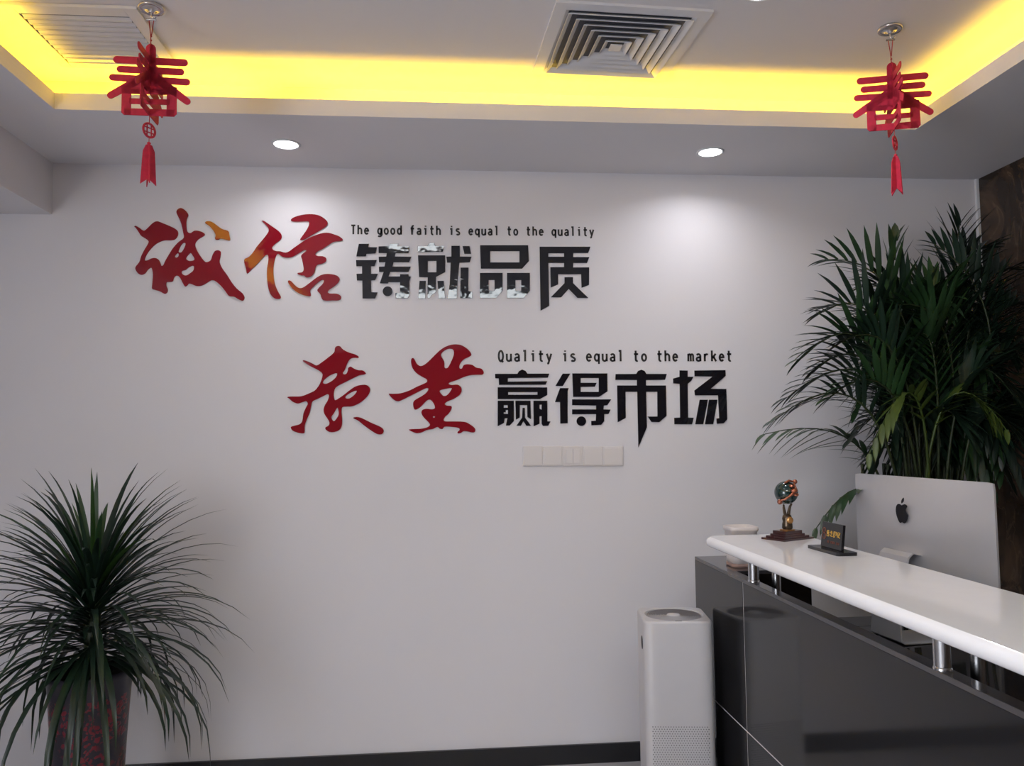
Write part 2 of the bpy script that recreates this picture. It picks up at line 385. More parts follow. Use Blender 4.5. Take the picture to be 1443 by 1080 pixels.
cheng = [[[(497,110),(505,80),(535,62),(565,70),(600,100),(617,135),(600,180),(598,240),(608,300),(640,316),(680,292),(730,295),(775,315),(785,335),(765,352),(720,380),(688,425),(700,480),(740,550),(785,605),(815,608),(845,590),(862,540),(885,500),(920,490),(947,508),(943,560),(935,610),(960,670),(1010,740),(1060,820),(1110,880),(1165,925),(1188,970),(1170,1003),(1130,990),(1080,962),(1030,955),(1000,915),(960,865),(920,825),(880,798),(845,797),(800,825),(750,850),(700,853),(660,838),(625,828),(605,850),(583,857),(560,820),(530,765),(500,748),(475,765),(460,805),(430,812),(397,815),(395,850),(410,890),(400,922),(375,932),(330,908),(280,893),(250,880),(252,830),(258,740),(250,680),(235,668),(205,690),(180,725),(140,740),(105,722),(82,685),(85,655),(120,610),(140,550),(170,490),(200,440),(215,400),(180,370),(140,345),(110,300),(85,265),(70,250),(85,243),(120,262),(165,292),(200,270),(240,230),(275,203),(310,197),(370,220),(430,245),(480,270),(512,300),(510,345),(480,382),(430,390),(380,390),(330,405),(280,435),(230,485),(195,535),(175,590),(205,592),(240,575),(280,568),(315,585),(335,620),(345,648),(365,640),(380,605),(420,535),(465,465),(520,405),(570,365),(565,310),(545,220),(520,160)],
  [(570,415),(590,425),(575,470),(548,510),(520,508),(525,480),(545,440)], [(505,522),(520,530),(515,555),(495,565),(482,550)],
  [(640,518),(662,545),(680,578),(665,595),(625,598),(597,580),(600,560),(620,535)], [(660,648),(675,660),(668,695),(640,720),(600,745),(570,740),(550,720),(555,700),(590,690),(620,665)]],
 [[(795,200),(825,195),(860,205),(910,240),(960,275),(1020,295),(1032,330),(1042,380),(1030,392),(990,382),(945,372),(925,383),(900,385),(888,370),(893,335),(870,290),(830,245),(790,218)]]]
xin = [[[(283,158),(300,155),(340,180),(390,215),(440,250),(475,285),(485,320),(470,350),(425,385),(390,420),(395,448),(430,462),(470,465),(520,478),(560,465),(600,435),(650,400),(700,365),(760,330),(830,300),(900,280),(960,278),(1020,295),(1070,315),(1103,345),(1085,362),(1010,370),(960,400),(900,440),(850,465),(825,495),(850,513),(900,515),(935,535),(930,570),(890,592),(845,602),(825,635),(815,680),(780,720),(735,730),(710,712),(680,710),(645,695),(650,683),(690,677),(706,650),(700,600),(690,550),(680,512),(700,487),(733,460),(715,452),(680,470),(640,495),(590,522),(540,530),(490,520),(450,492),(430,505),(410,570),(400,650),(405,740),(420,810),(445,870),(475,925),(465,945),(435,948),(400,935),(365,890),(345,820),(335,730),(335,640),(348,560),(345,505),(320,505),(280,545),(230,600),(180,645),(135,692),(122,640),(103,552),(150,522),(190,480),(230,420),(280,360),(320,310),(350,265),(350,235),(320,195)]],
 [[(577,155),(590,130),(640,108),(710,92),(790,88),(860,100),(920,135),(950,175),(930,215),(870,255),(800,295),(750,325),(710,347),(670,347),(700,300),(735,250),(755,210),(762,175),(745,162),(690,163),(620,165)]],
 [[(555,760),(580,768),(610,800),(645,830),(680,838),(720,820),(780,775),(840,730),(900,700),(970,695),(1040,710),(1072,745),(1055,785),(1010,825),(965,855),(950,880),(975,893),(1040,895),(1080,915),(1087,940),(1065,962),(1000,965),(920,965),(890,945),(875,900),(845,865),(860,835),(900,795),(912,765),(895,755),(860,775),(810,820),(775,860),(780,900),(775,920),(740,918),(690,905),(640,880),(590,840),(560,800),(547,775)]]]
zhi = [[[(590,92),(610,98),(640,130),(700,160),(760,178),(795,200),(790,215),(755,213),(715,222),(685,260),(665,310),(650,345),(635,365),(645,380),(670,375),(685,345),(690,315),(715,302),(745,320),(790,338),(840,342),(870,372),(850,383),(800,392),(730,425),(660,460),(600,490),(560,520),(545,570),(548,620),(560,642),(600,620),(650,585),(700,545),(760,505),(820,488),(880,490),(912,530),(900,580),(860,630),(800,675),(730,705),(670,708),(630,715),(622,760),(628,830),(625,900),(600,945),(550,965),(500,965),(462,940),(460,918),(490,900),(500,870),(480,830),(450,785),(440,740),(455,690),(480,650),(495,600),(480,582),(440,600),(380,630),(330,655),(315,700),(300,770),(270,840),(250,900),(247,970),(220,980),(170,970),(125,950),(108,915),(150,900),(200,885),(225,850),(235,780),(260,720),(280,680),(265,655),(230,662),(180,677),(130,660),(95,630),(72,612),(110,605),(190,605),(240,595),(300,570),(350,545),(385,505),(410,460),(425,415),(430,380),(410,355),(370,330),(310,300),(260,268),(230,245),(240,238),(275,248),(330,272),(370,290),(420,260),(480,215),(530,175),(550,150),(555,115),(570,97)],
  [(560,370),(578,378),(565,410),(520,450),(470,475),(435,470),(445,440),(500,395)], [(765,547),(775,558),(745,595),(700,625),(665,622),(668,600),(710,570)], [(578,720),(590,745),(592,790),(570,830),(545,855),(525,835),(520,810),(545,775)]],
 [[(740,825),(765,813),(810,818),(870,845),(930,875),(990,900),(1035,925),(1050,955),(1035,985),(1000,990),(960,975),(900,935),(840,890),(790,850)]]]
liang = [[[(340,215),(355,230),(375,270),(410,295),(450,285),(500,245),(560,185),(620,130),(680,95),(750,77),(820,82),(880,115),(920,155),(930,185),(905,205),(860,225),(825,260),(808,300),(815,322),(835,320),(850,290),(885,278),(940,285),(980,312),(1030,322),(1055,355),(1045,383),(990,385),(920,390),(850,410),(780,440),(715,462),(700,478),(730,488),(790,485),(825,510),(832,550),(810,590),(750,630),(690,655),(660,680),(680,697),(725,702),(730,730),(700,780),(665,810),(650,840),(665,857),(740,858),(860,862),(920,890),(968,930),(965,965),(935,970),(890,960),(850,958),(825,975),(795,980),(790,965),(810,945),(800,925),(740,915),(660,912),(640,935),(610,932),(585,915),(540,935),(480,945),(430,968),(380,978),(330,962),(297,942),(340,935),(420,932),(480,918),(510,895),(495,865),(450,820),(425,780),(430,745),(470,730),(530,735),(560,722),(550,680),(520,642),(490,640),(455,670),(410,715),(365,740),(345,720),(340,670),(360,640),(420,605),(470,570),(495,530),(470,522),(400,555),(320,595),(230,640),(185,655),(140,635),(92,580),(130,578),(210,573),(300,545),(380,505),(450,475),(480,455),(475,430),(430,405),(370,365),(330,310),(318,250),(325,220)],
  [(720,122),(748,135),(752,180),(730,240),(700,300),(680,318),(658,310),(655,250),(622,190),(640,155),(680,128)], [(725,520),(728,535),(700,575),(670,598),(640,595),(608,550),(650,532)], [(550,805),(562,812),(550,822),(540,812)]]]
character('red brush character at the left end of the upper line, with a separate dot stroke', ACR_R, 180, 285, 7.2, cheng, True, GR)
character('red brush character second in the upper line, left of the small English text', ACR_R, 330, 290, 7.2, xin, True, GR)
character('red brush character at the left end of the lower line, with a slanted foot stroke', ACR_R, 395, 475, 7.2, zhi, True, GR)
character('red brush character second in the lower line, standing on a long base stroke', ACR_R, 535, 475, 7.2, liang, True, GR)
zhu = [[[(85,72),(200,72),(190,110),(290,112),(275,180),(170,185),(165,213),(58,213)]],
 [[(55,255),(288,255),(262,325),(222,325),(222,410),(300,410),(270,482),(222,485),(224,618),(297,620),(268,688),(128,688),(125,487),(65,485),(60,410),(122,408),(122,325),(58,325)]],
 [[(308,102),(425,98),(440,72),(530,72),(520,100),(655,102),(645,178),(500,178),(490,215),(678,218),(650,280),(475,280),(465,328),(670,330),(645,388),(440,388),(420,440),(550,440),(550,415),(645,415),(648,440),(670,442),(655,500),(655,655),(635,685),(500,685),(500,625),(550,625),(550,505),(420,505),(415,518),(322,518),(365,388),(315,388),(312,330),(375,328),(385,280),(312,280),(310,218),(395,215),(400,178),(308,175)]],
 [circ(410, 607, 55)]]
jiu = [[[(750,100),(855,98),(880,66),(930,62),(945,98),(1045,98),(1030,162),(750,165)]],
 [[(752,202),(1058,202),(1058,390),(955,445),(952,620),(905,650),(885,685),(862,685),(858,640),(862,450),(765,447)], [(862,265),(960,265),(960,393),(862,393)]],
 [[(770,490),(840,490),(834,688),(755,688)]], [[(972,490),(1040,490),(1058,688),(985,688)]],
 [[(1128,95),(1222,95),(1222,215),(1355,218),(1335,280),(1218,285),(1195,525),(1190,688),(1085,688),(1110,520),(1120,285),(1080,283),(1072,218),(1128,215)]],
 [[(1232,340),(1320,340),(1318,605),(1365,615),(1362,685),(1228,685)]], [[(1255,98),(1332,98),(1350,185),(1275,185)]]]
pin = [[[(52,88),(592,88),(600,268),(525,352),(60,352)], [(165,155),(495,155),(495,282),(165,282)]],
 [[(50,400),(305,400),(305,600),(235,682),(50,682)], [(148,480),(215,480),(215,603),(148,603)]],
 [[(355,400),(612,400),(612,600),(545,682),(355,682)], [(450,480),(515,480),(515,603),(450,603)]]]
zhi2 = [[[(722,105),(1295,105),(1268,175),(1100,175),(1100,222),(1282,222),(1255,288),(1100,288),(1100,338),(1280,338),(1278,535),(1195,568),(1190,415),(930,415),(930,530),(848,565),(842,335),(998,335),(998,288),(820,288),(830,770),(733,825)], [(820,178),(998,178),(998,218),(820,218)]],
 [[(1003,448),(1098,448),(1098,515),(1270,682),(1150,682),(1050,580),(965,675),(848,675),(1003,515)]]]
ying = [[[(20,97),(272,97),(288,68),(325,48),(365,65),(385,95),(632,95),(615,140),(165,145),(165,185),(608,180),(590,220),(65,222),(62,150),(22,148)]],
 [[(50,248),(608,250),(608,335),(525,382),(50,382)], [(168,303),(498,303),(498,333),(168,333)]],
 [[(50,400),(232,400),(232,630),(185,680),(142,680),(150,640),(160,598),(128,600),(122,650),(50,688)], [(118,450),(162,450),(162,480),(118,480)], [(140,505),(165,505),(165,550),(118,548),(118,530),(140,530)]],
 [[(250,400),(418,400),(425,608),(385,585),(382,450),(300,450),(298,590),(255,615)]],
 [[(330,480),(355,480),(358,590),(425,682),(372,682),(340,630),(312,682),(260,682),(325,590)]],
 [[(452,400),(608,400),(610,632),(645,635),(620,682),(560,685),(545,660),(545,575),(520,575),(520,660),(455,688)], [(520,445),(545,445),(545,500),(520,490)]]]
de = [[[(782,95),(868,95),(782,235),(700,235)]], [[(752,258),(850,258),(838,290),(838,655),(755,658),(752,415),(695,415)]],
 [[(890,92),(1285,92),(1287,295),(1190,357),(900,357)], [(985,145),(1188,145),(1188,300),(985,300),(985,245),(1145,243),(1165,198),(985,198)]],
 [[(888,385),(1328,385),(1285,450),(1245,455),(1242,498),(1322,500),(1298,550),(1250,552),(1250,630),(1215,672),(1105,678),(1103,628),(1155,625),(1158,552),(888,553),(888,498),(1158,498),(1158,455),(888,450)]],
 [circ(992, 630, 54)]]
shi = [[[(18,100),(250,98),(270,65),(308,50),(345,65),(365,98),(595,98),(575,165),(360,168),(360,228),(585,228),(592,570),(510,642),(422,640),(380,578),(490,578),(488,300),(362,300),(370,700),(275,925),(262,300),(130,300),(132,595),(42,642),(35,228),(258,228),(258,168),(15,165)]]]
chang = [[[(738,58),(830,60),(830,130),(895,130),(870,175),(830,210),(835,590),(898,592),(880,665),(680,665),(678,592),(745,590),(740,240),(738,210),(668,205),(665,150),(738,130)]],
 [[(905,60),(1255,55),(1258,120),(1090,265),(1265,268),(1275,610),(1235,655),(1158,660),(1153,600),(1185,597),(1172,340),(912,340),(905,285),(1110,128),(908,125)]],
 [[(965,388),(1058,388),(1005,665),(915,665)]], [[(1070,388),(1165,388),(1118,665),(1025,665)]]]
character('black glossy block character nearest the red ones in the upper line, with a round dot', ACR_K, 495, 335, 8, zhu, False, GK)
character('black glossy block character second of the four in the upper line', ACR_K, 495, 335, 8, jiu, False, GK)
character('black glossy block character of three boxes in the upper line', ACR_K, 670, 335, 8, pin, False, GK)
character('black block character at the right end of the upper line, with a long left leg', ACR_K, 670, 335, 8, zhi2, False, GK)
character('densest black block character, first of the four in the lower line', ACR_K, 695, 515, 8, ying, False, GK)
character('black block character with a round dot in the lower line', ACR_K, 695, 515, 8, de, False, GK)
character('black block character with a dagger-like pointed leg in the lower line', ACR_K, 865, 515, 8, shi, False, GK)
character('black block character at the right end of the lower line', ACR_K, 865, 515, 8, chang, False, GK)

# small English lines: every letter from centre-line strokes (x 0..1 glyph width, y in cap heights)
XH = .70
def arc(cx, cy, rx, ry, a0, a1, n=8): return [(cx+rx*math.cos(math.radians(a0+(a1-a0)*i/n)), cy+ry*math.sin(math.radians(a0+(a1-a0)*i/n))) for i in range(n+1)]
O_ = arc(.5, XH/2, .36, XH/2-.05, 0, 360, 16)
GL = {
 'T': [[(.08, .96), (.92, .96)], [(.5, .96), (.5, 0)]],
 'h': [[(.15, 1.0), (.15, 0)], [(.15, .48)]+arc(.48, .42, .34, .24, 150, 0, 8)+[(.82, 0)]],
 'e': [[(.15, .37), (.83, .37)]+arc(.5, XH/2, .35, XH/2-.05, 5, 320, 14)],
 'g': [O_, [(.85, XH), (.85, -.08)]+arc(.5, -.08, .35, .13, 0, -150, 6)],
 'o': [O_],
 'd': [O_, [(.85, 1.0), (.85, 0)]],
 'f': [[(.12, XH-.04), (.85, XH-.04)], [(.42, 0), (.42, .80)]+arc(.66, .80, .24, .16, 180, 60, 5)],
 'a': [[(.18, XH-.12)]+arc(.5, XH-.22, .32, .18, 130, 0, 6)+[(.82, 0)], arc(.50, .20, .34, .16, 60, 330, 10)+[(.82, .22)], [(.82, .38), (.45, .36)]],
 'i': [[(.22, XH-.04), (.52, XH-.04), (.52, 0)], [(.52, .88), (.52, .99)]],
 't': [[(.12, XH-.04), (.85, XH-.04)], [(.42, .98), (.42, .15)]+arc(.64, .17, .22, .13, 190, 300, 5)],
 's': [arc(.5, XH-.19, .31, .15, 30, 200, 7)+arc(.5, .18, .32, .15, 60, -150, 9)],
 'q': [O_, [(.85, XH), (.85, -.24)]],
 'u': [[(.15, XH), (.15, .24)]+arc(.48, .22, .33, .18, 180, 330, 7)+[(.84, .28)], [(.84, XH), (.84, 0)]],
 'l': [[(.20, .96), (.52, .96), (.52, 0)]],
 'y': [[(.12, XH), (.5, .05)], [(.88, XH), (.5, .05), (.36, -.18), (.18, -.22)]],
 'Q': [arc(.5, .48, .36, .47, 0, 360, 18), [(.55, .18), (.86, -.08)]],
 'm': [[(.08, XH), (.08, 0)], [(.08, .5)]+arc(.29, .50, .20, .15, 150, 0, 5)+[(.5, 0)], [(.5, .5)]+arc(.71, .50, .21, .15, 150, 0, 5)+[(.92, 0)]],
 'r': [[(.25, XH), (.25, 0)], [(.25, .42)]+arc(.58, .44, .30, .21, 160, 50, 6)],
 'k': [[(.15, 1.0), (.15, 0)], [(.82, XH), (.18, .28)], [(.42, .42), (.86, 0)]],
}
def ribbon(mb, P, w, y0, y1):
    P = [Vector((x, z)) for x, z in P]; n = len(P); Lf = []; Rg = []
    for i in range(n):
        a = (P[i]-P[i-1]).normalized() if i else None; b = (P[i+1]-P[i]).normalized() if i < n-1 else None
        if i == 0 and (P[0]-P[-1]).length < 1e-6 and n > 3: a = (P[0]-P[-2]).normalized()
        if i == n-1 and (P[0]-P[-1]).length < 1e-6 and n > 3: b = (P[1]-P[0]).normalized()
        if a is None: d, k = b, 1
        elif b is None: d, k = a, 1
        else:
            d = (a+b); d = d.normalized() if d.length > 1e-3 else a; k = min(1/max(d.dot(b), .4), 1.6)
        nn = Vector((-d.y, d.x))*w/2*k; Lf.append(P[i]+nn); Rg.append(P[i]-nn)
    vs = [(p.x, y, p.y) for y in (y0, y1) for p in Lf+Rg]; fs = []; N = 2*n
    for i in range(n-1):
        fs += [(i, i+1, n+i+1, n+i), (N+i, N+n+i, N+n+i+1, N+i+1), (i, N+i, N+i+1, i+1), (n+i, n+i+1, N+n+i+1, N+n+i)]
    fs += [(0, n, N+n, N), (n-1, N+n-1, N+2*n-1, 2*n-1)]
    mb.add(vs, fs)
def text_line(label, text, pL, pR, cap_px, w_px):
    A, B = onwall(*pL), onwall(*pR); n = len(text); cell = (B-A)/n
    mm = abs(onwall(pL[0], pL[1]-cap_px).z-A.z)
    t = thing('wall_text', label, 'lettering', ((A.x+B.x)/2, 0, min(A.z, B.z)))
    for i, ch in enumerate(text):
        if ch == ' ': continue
        o = A+cell*i; m = MB()
        for st in GL[ch]:
            P = [(o.x+cell.x*(.10+.74*x), o.z+cell.z*x+mm*y) for x, y in st]
            ribbon(m, P, w_px*mm/cap_px, -.0016, -.0004)
        m.build('letter', INK, t, local=False)
text_line('small black English line ending in quality, above the upper row of block characters', 'The good faith is equal to the quality', (493.5, 330.3), (838.5, 332.8), 13.0, 2.35)
text_line('small black English line ending in market, above the lower row of block characters', 'Quality is equal to the market', (700.5, 509.6), (1033.5, 509.4), 15.6, 2.75)

# five wall plates in a row
xs = [736.6, 764.6, 792.7, 820.9, 849.2, 877.6]
nth = ['leftmost of five', 'second from left of five', 'middle one of five', 'fourth from left of five', 'rightmost of five']
for i in range(5):
    A = onwall(xs[i], 657.3); B = onwall(xs[i+1], 630.0); x0, x1, z0, z1 = A.x+.0006, B.x-.0006, A.z, A.z+.086
    t = thing('wall_plate', 'white square switch plate below the lettering, '+nth[i], 'switch', ((x0+x1)/2, 0, z0), group='row of switch plates below the lettering')
    h = (x1-x0)/2
    MB().box(-h, h, -.008, -.0005, 0, z1-z0).build('frame', PLATE, t, bevel=.0025)
    if i == 2:
        MB().box(-h+.012, -.001, -.0115, -.008, .012, z1-z0-.012).build('rocker', PLATE2, t, bevel=.001)
        MB().box(.001, h-.012, -.0115, -.008, .012, z1-z0-.012).build('rocker', PLATE2, t, bevel=.001)
    else:
        MB().box(-h+.006, h-.006, -.0100, -.008, .006, z1-z0-.006).build('cover', PLATE2, t, bevel=.001)

# ================================================================== HANGING ORNAMENTS
def capsule(x0, y0, x1, y1, w0, w1=None, n=8):
    w1 = w1 or w0; a = math.atan2(y1-y0, x1-x0); out = []
    for i in range(n+1):
        q = a-PI/2+PI*i/n; out.append((x1+w1/2*math.cos(q), y1+w1/2*math.sin(q)))
    for i in range(n+1):
        q = a+PI/2+PI*i/n; out.append((x0+w0/2*math.cos(q), y0+w0/2*math.sin(q)))
    return out
def spring_panel(mb, M):
    """one felt sheet cut as the spring character; metres, x across, z up, 0 at its middle"""
    u = .00057
    def P(x, y): return ((x-343)*u, (440-y)*u)
    th = .0028
    def pr(pts):
        n = len(pts); vs = [(x, -th/2, z) for x, z in pts]+[(x, th/2, z) for x, z in pts]
        fs = [tuple(range(n)), tuple(range(2*n-1, n-1, -1))]+[(i, n+i, n+(i+1) % n, (i+1) % n) for i in range(n)]
        mb.add(vs, fs, M=M)
    def cap(x0, y0, x1, y1, w0, w1=None):
        a, b = P(x0, y0), P(x1, y1); pr(capsule(a[0], a[1], b[0], b[1], w0*u, (w1 or w0)*u))
    cap(172, 328, 516, 332, 38); cap(190, 380, 498, 384, 37); cap(152, 426, 530, 438, 36)
    cap(343, 262, 343, 470, 52, 60)
    cap(335, 405, 144, 524, 50, 36); cap(350, 405, 534, 544, 50, 36)
    for l in ([(200, 470), (248, 460), (248, 628), (212, 628), (200, 616)], [(430, 460), (480, 470), (482, 615), (470, 628), (430, 628)],
              [(200, 478), (270, 430), (320, 415), (320, 480), (300, 512), (200, 512)], [(370, 415), (415, 430), (480, 478), (480, 512), (390, 512), (370, 480)], [(248, 484), (430, 484), (430, 512), (248, 512)],
              [(240, 537), (445, 537), (445, 567), (240, 567)], [(215, 592), (470, 592), (470, 630), (215, 628)]):
        pr([P(*q) for q in l])
def ornament(label, x, y, rz, tilt=0, zc=2.464):
    t = thing('spring_ornament', label, 'ornament', (x, y, HU), (0, 0, rz), 'red hanging spring-festival ornaments')
    z0 = zc-HU
    MB().lathe([(.010, 0), (.036, -.002), (.039, -.007), (.036, -.013), (.030, -.010), (.012, -.014), (.008, -.022)], 32).build('ceiling_cap', CLEAR, t)
    MB().tube([(0, 0, -.02), (0, 0, -.034), (.010, 0, -.040), (.013, 0, -.034)], .0022).tube([(-.014, 0, -.043), (.014, 0, -.043)], .0035).build('hook', CHROME, t)
    m = MB(); m.tube([(-.007, 0, -.043), (-.001, 0, -.095), (0, 0, z0+.100)], .0016, 6); m.tube([(.007, 0, -.043), (.001, 0, -.095)], .0016, 6)
    for k in range(3): m.lathe([(.001, -.004), (.0035, 0), (.001, .004)], 8, Matrix.Translation((0, 0, -.095-.013*k)))
    m.build('cord', REDD, t)
    R = Matrix.Translation((0, 0, z0)) @ Matrix.Rotation(tilt, 4, 'Y')
    m = MB(); spring_panel(m, R); m.build('character_panel', RED, t)
    m = MB(); spring_panel(m, R @ Matrix.Rotation(PI/2, 4, 'Z')); m.build('character_panel', RED, t)
    zb = z0-.110
    MB().tube([(0, 0, zb+.004), (0, 0, zb-.02)], .0012, 6).tube([(0, 0, zb-.068), (0, 0, zb-.08)], .0012, 6).build('lower_cord', REDD, t)
    # openwork coin, turned half away
    Mc = Matrix.Translation((0, 0, zb-.043)) @ Matrix.Rotation(math.radians(58), 4, 'Z')
    m = MB(); N = 24
    for r0_, r1_ in ((.024, .018),):
        vs = [(r*math.cos(2*PI*i/N), yy, r*math.sin(2*PI*i/N)) for yy in (-.0015, .0015) for r in (r0_, r1_) for i in range(N)]
        fs = []
        for i in range(N):
            j = (i+1) % N
            fs += [(i, j, N+j, N+i), (2*N+i, 3*N+i, 3*N+j, 2*N+j), (i, 2*N+i, 2*N+j, j), (N+i, N+j, 3*N+j, 3*N+i)]
        m.add(vs, fs, M=Mc)
    for bx in ((-.009, -.006, -.018, .018), (.006, .009, -.018, .018)): m.box(bx[0], bx[1], -.0012, .0012, bx[2], bx[3], M=Mc)
    for bz in (-.008, .006): m.box(-.017, .017, -.0012, .0012, bz, bz+.003, M=Mc)
    m.build('coin', RED, t)
    m = MB(); m.lathe([(.001, .006), (.006, .002), (.004, -.004)], 10, Matrix.Translation((0, 0, zb-.084)))
    for k in range(2):
        Mk = Matrix.Translation((0, 0, zb-.085)) @ Matrix.Rotation(PI/2*k+.5, 4, 'Z')
        for sg in (-1, 1):
            pts = [(0, 0), (sg*.009, -.004), (sg*.0165, -.022), (sg*.019, -.06), (sg*.0225, -.126), (0, -.106)]
            n = len(pts); vs = [(px_, -.0014, pz_) for px_, pz_ in pts]+[(px_, .0014, pz_) for px_, pz_ in pts]
            m.add(vs, [tuple(range(n)), tuple(range(2*n-1, n-1, -1))]+[(i, n+i, n+(i+1) % n, (i+1) % n) for i in range(n)], M=Mk)
    m.build('tassel', RED, t)
ornament('red felt spring-character ornament with tassel hanging at the left, below the air grille', -.878, -.98, 0.02)
ornament('red felt spring-character ornament with tassel hanging at the right', 1.467, -1.01, math.radians(-17))

# ================================================================== RECEPTION DESK
DX, DY1, DY0, DZ = .954, -.42, -3.0, .912
t = desk = thing('reception_desk', 'long dark grey tiled reception desk with raised white counter on steel posts', 'desk', ((DX+1.2)/2, (DY0+DY1)/2, 0))
VJ, HJ = -.905, .436
g = .0025
for y0, y1 in ((VJ+g, DY1), (DY0, VJ-g)):
    for z0, z1 in ((HJ+g, DZ-.012), (.0, HJ-g)):
        MB().box(DX, DX+.012, y0, y1, z0, z1).build('front_tile', DESK, t, bevel=.0008, local=False)
m = MB().box(DX+.0012, DX+.008, VJ-g, VJ+g, 0, DZ-.012); m.box(DX+.0012, DX+.008, DY0, VJ-g, HJ-g, HJ+g); m.box(DX+.0012, DX+.008, VJ+g, DY1, HJ-g, HJ+g)
m.build('joint_grout', JOINT, t, local=False)
YS = -.76                                # the far block is deep, the rest a narrow upstand
MB().box(DX+.012, 1.25, DY1-.012, DY1, 0, DZ-.012).build('end_tile', DESK, t, local=False)
MB().box(DX+.012, 1.25, YS, DY1-.012, 0, DZ-.012).box(DX+.012, DX+.035, DY0, YS, 0, DZ-.012).build('carcass', BLKP, t, local=False)
MB().prism([(DX, DY0), (DX+.037, DY0), (DX+.037, YS), (1.25, YS), (1.25, DY1), (DX, DY1)], DZ-.012, DZ).build('ledge_tile', DESKT, t, bevel=.0015, local=False)
MB().box(DX+.035, 1.95, DY0, YS, .69, .715).build('work_surface', WORKT, t, bevel=.003, local=False)
MB().box(1.25, 1.95, YS, -.62, .69, .715).build('work_surface', WORKT, t, bevel=.003, local=False)
for y in (-.645, DY0+.03): MB().box(1.26, 1.90, y-.012, y+.012, 0, .69).build('side_support', BLKP, t, local=False)
for y in (-.955, -1.905, -2.85):
    MB().lathe([(.0165, DZ+.003), (.0165, .998)], 28, Matrix.Translation((.972, y, 0))).lathe([(.018, DZ), (.018, DZ+.004), (.0165, DZ+.006)], 28, Matrix.Translation((.972, y, 0))).build('post', STEEL, t, local=False)
    MB().lathe([(.014, .715), (.014, .998)], 20, Matrix.Translation((1.045, y, 0))).build('inner_post', STEEL, t, local=False)
# counter with rounded nose and rounded far corners
m = MB(); zt, zb_, n = 1.031, .998, 6
outl = []
def cnt(inset): return rrect(.882+inset, 1.215, DY0-.05, -.735-inset*.6, .045, 6)
layers = [(.010, zb_), (.002, zb_+.005), (0, zb_+.014), (.001, zb_+.022), (.006, zb_+.029), (.013, zt)]
N = len(cnt(0)); vs = [(x, y, z) for ins, z in layers for x, y in cnt(ins)]
fs = [(k*N+i, k*N+(i+1) % N, (k+1)*N+(i+1) % N, (k+1)*N+i) for k in range(len(layers)-1) for i in range(N)]
m.add(vs, fs, True); m.add(vs[:N], [tuple(range(N))[::-1]]); m.add(vs[-N:], [tuple(range(N))])
m.build('counter_top', QUARTZ, t, local=False)

# ------------------------------------------------------------------ monitor
P0 = Vector((1.505, -.602, 0)); P1 = Vector((1.572, -1.262, 0))
ctr = (P0+P1)/2; yaw = math.atan2(P1.y-P0.y, P1.x-P0.x)   # local +x runs from the far edge to the near edge
t = thing('desktop_computer', 'silver all-in-one desktop computer seen from behind, with a black fruit emblem', 'computer', (ctr.x, ctr.y, .7155), (0, 0, yaw))
W2, HB, HT = .325, .085, .512
tl = Matrix.Rotation(math.radians(-3.0), 4, 'X')
m = MB(); nx, nz = 28, 20; vs = []
# back surface bulges towards local -y (the room side)
def back(u, v):
    a = (1-min(1, abs(u))**2.2)*(1-min(1, abs(v*1.0))**2.2)
    return -.004-.046*max(a, 0)**.9
side = -1
outline = rrect(-W2, W2, HB, HT, .012, 4)
for j in range(nz+1):
    for i in range(nx+1):
        u, v = -1+2*i/nx, -1+2*j/nz
        x, z = u*W2, HB+(HT-HB)*(v+1)/2
        if abs(u) > .999 and abs(v) > .999: x *= .992; z += -.003 if v > 0 else .003
        vs.append((x, side*-1*back(u, v)*-1 if False else back(u, v), z))
fs = [(j*(nx+1)+i, j*(nx+1)+i+1, (j+1)*(nx+1)+i+1, (j+1)*(nx+1)+i) for j in range(nz) for i in range(nx)]
m.add(vs, fs, True)
edge = [vs[i] for i in range(nx+1)]+[vs[j*(nx+1)+nx] for j in range(1, nz+1)]+[vs[nz*(nx+1)+i] for i in range(nx-1, -1, -1)]+[vs[j*(nx+1)] for j in range(nz-1, 0, -1)]
N = len(edge); m.add(edge+[(x, .002, z) for x, y, z in edge], [(i, (i+1) % N, N+(i+1) % N, N+i) for i in range(N)]+[tuple(range(N, 2*N))])
FL = Matrix.Scale(-1, 4, (0, 1, 0)) if False else Matrix.Identity(4)
body = m.build('body', ALU, t)
MB().box(-W2+.002, W2-.002, .002, .0035, HB+.06, HT-.002).build('screen', SCREEN, t)
# stand: curved foot and hinge arm
m = MB(); prof = [(-.125, .003), (-.138, .012), (-.134, .08), (-.120, .16), (-.106, .235), (-.096, .268), (-.080, .280), (-.050, .272)]
prof = [(.06, .002), (-.06, .002)]+prof
vs = []; th = .008
for xx in (-.075, .075):
    for y, z in prof: vs.append((xx*(1 if z < .05 else .92), y, z))
n = len(prof); 
for xx in (-.075, .075):
    for y, z in prof: vs.append((xx*(1 if z < .05 else .92), y+th*.6, z-th*.3 if z > .2 else z+th*.5))
fs = []
for i in range(n-1): fs += [(i, i+1, n+i+1, n+i), (2*n+i, 3*n+i, 3*n+i+1, 2*n+i+1), (i, 2*n+i, 2*n+i+1, i+1), (n+i, n+i+1, 3*n+i+1, 3*n+i)]
fs += [(0, n, 3*n, 2*n), (n-1, 3*n-1, 4*n-1, 2*n-1)]
m.add(vs, fs); m.build('stand', ALU, t)
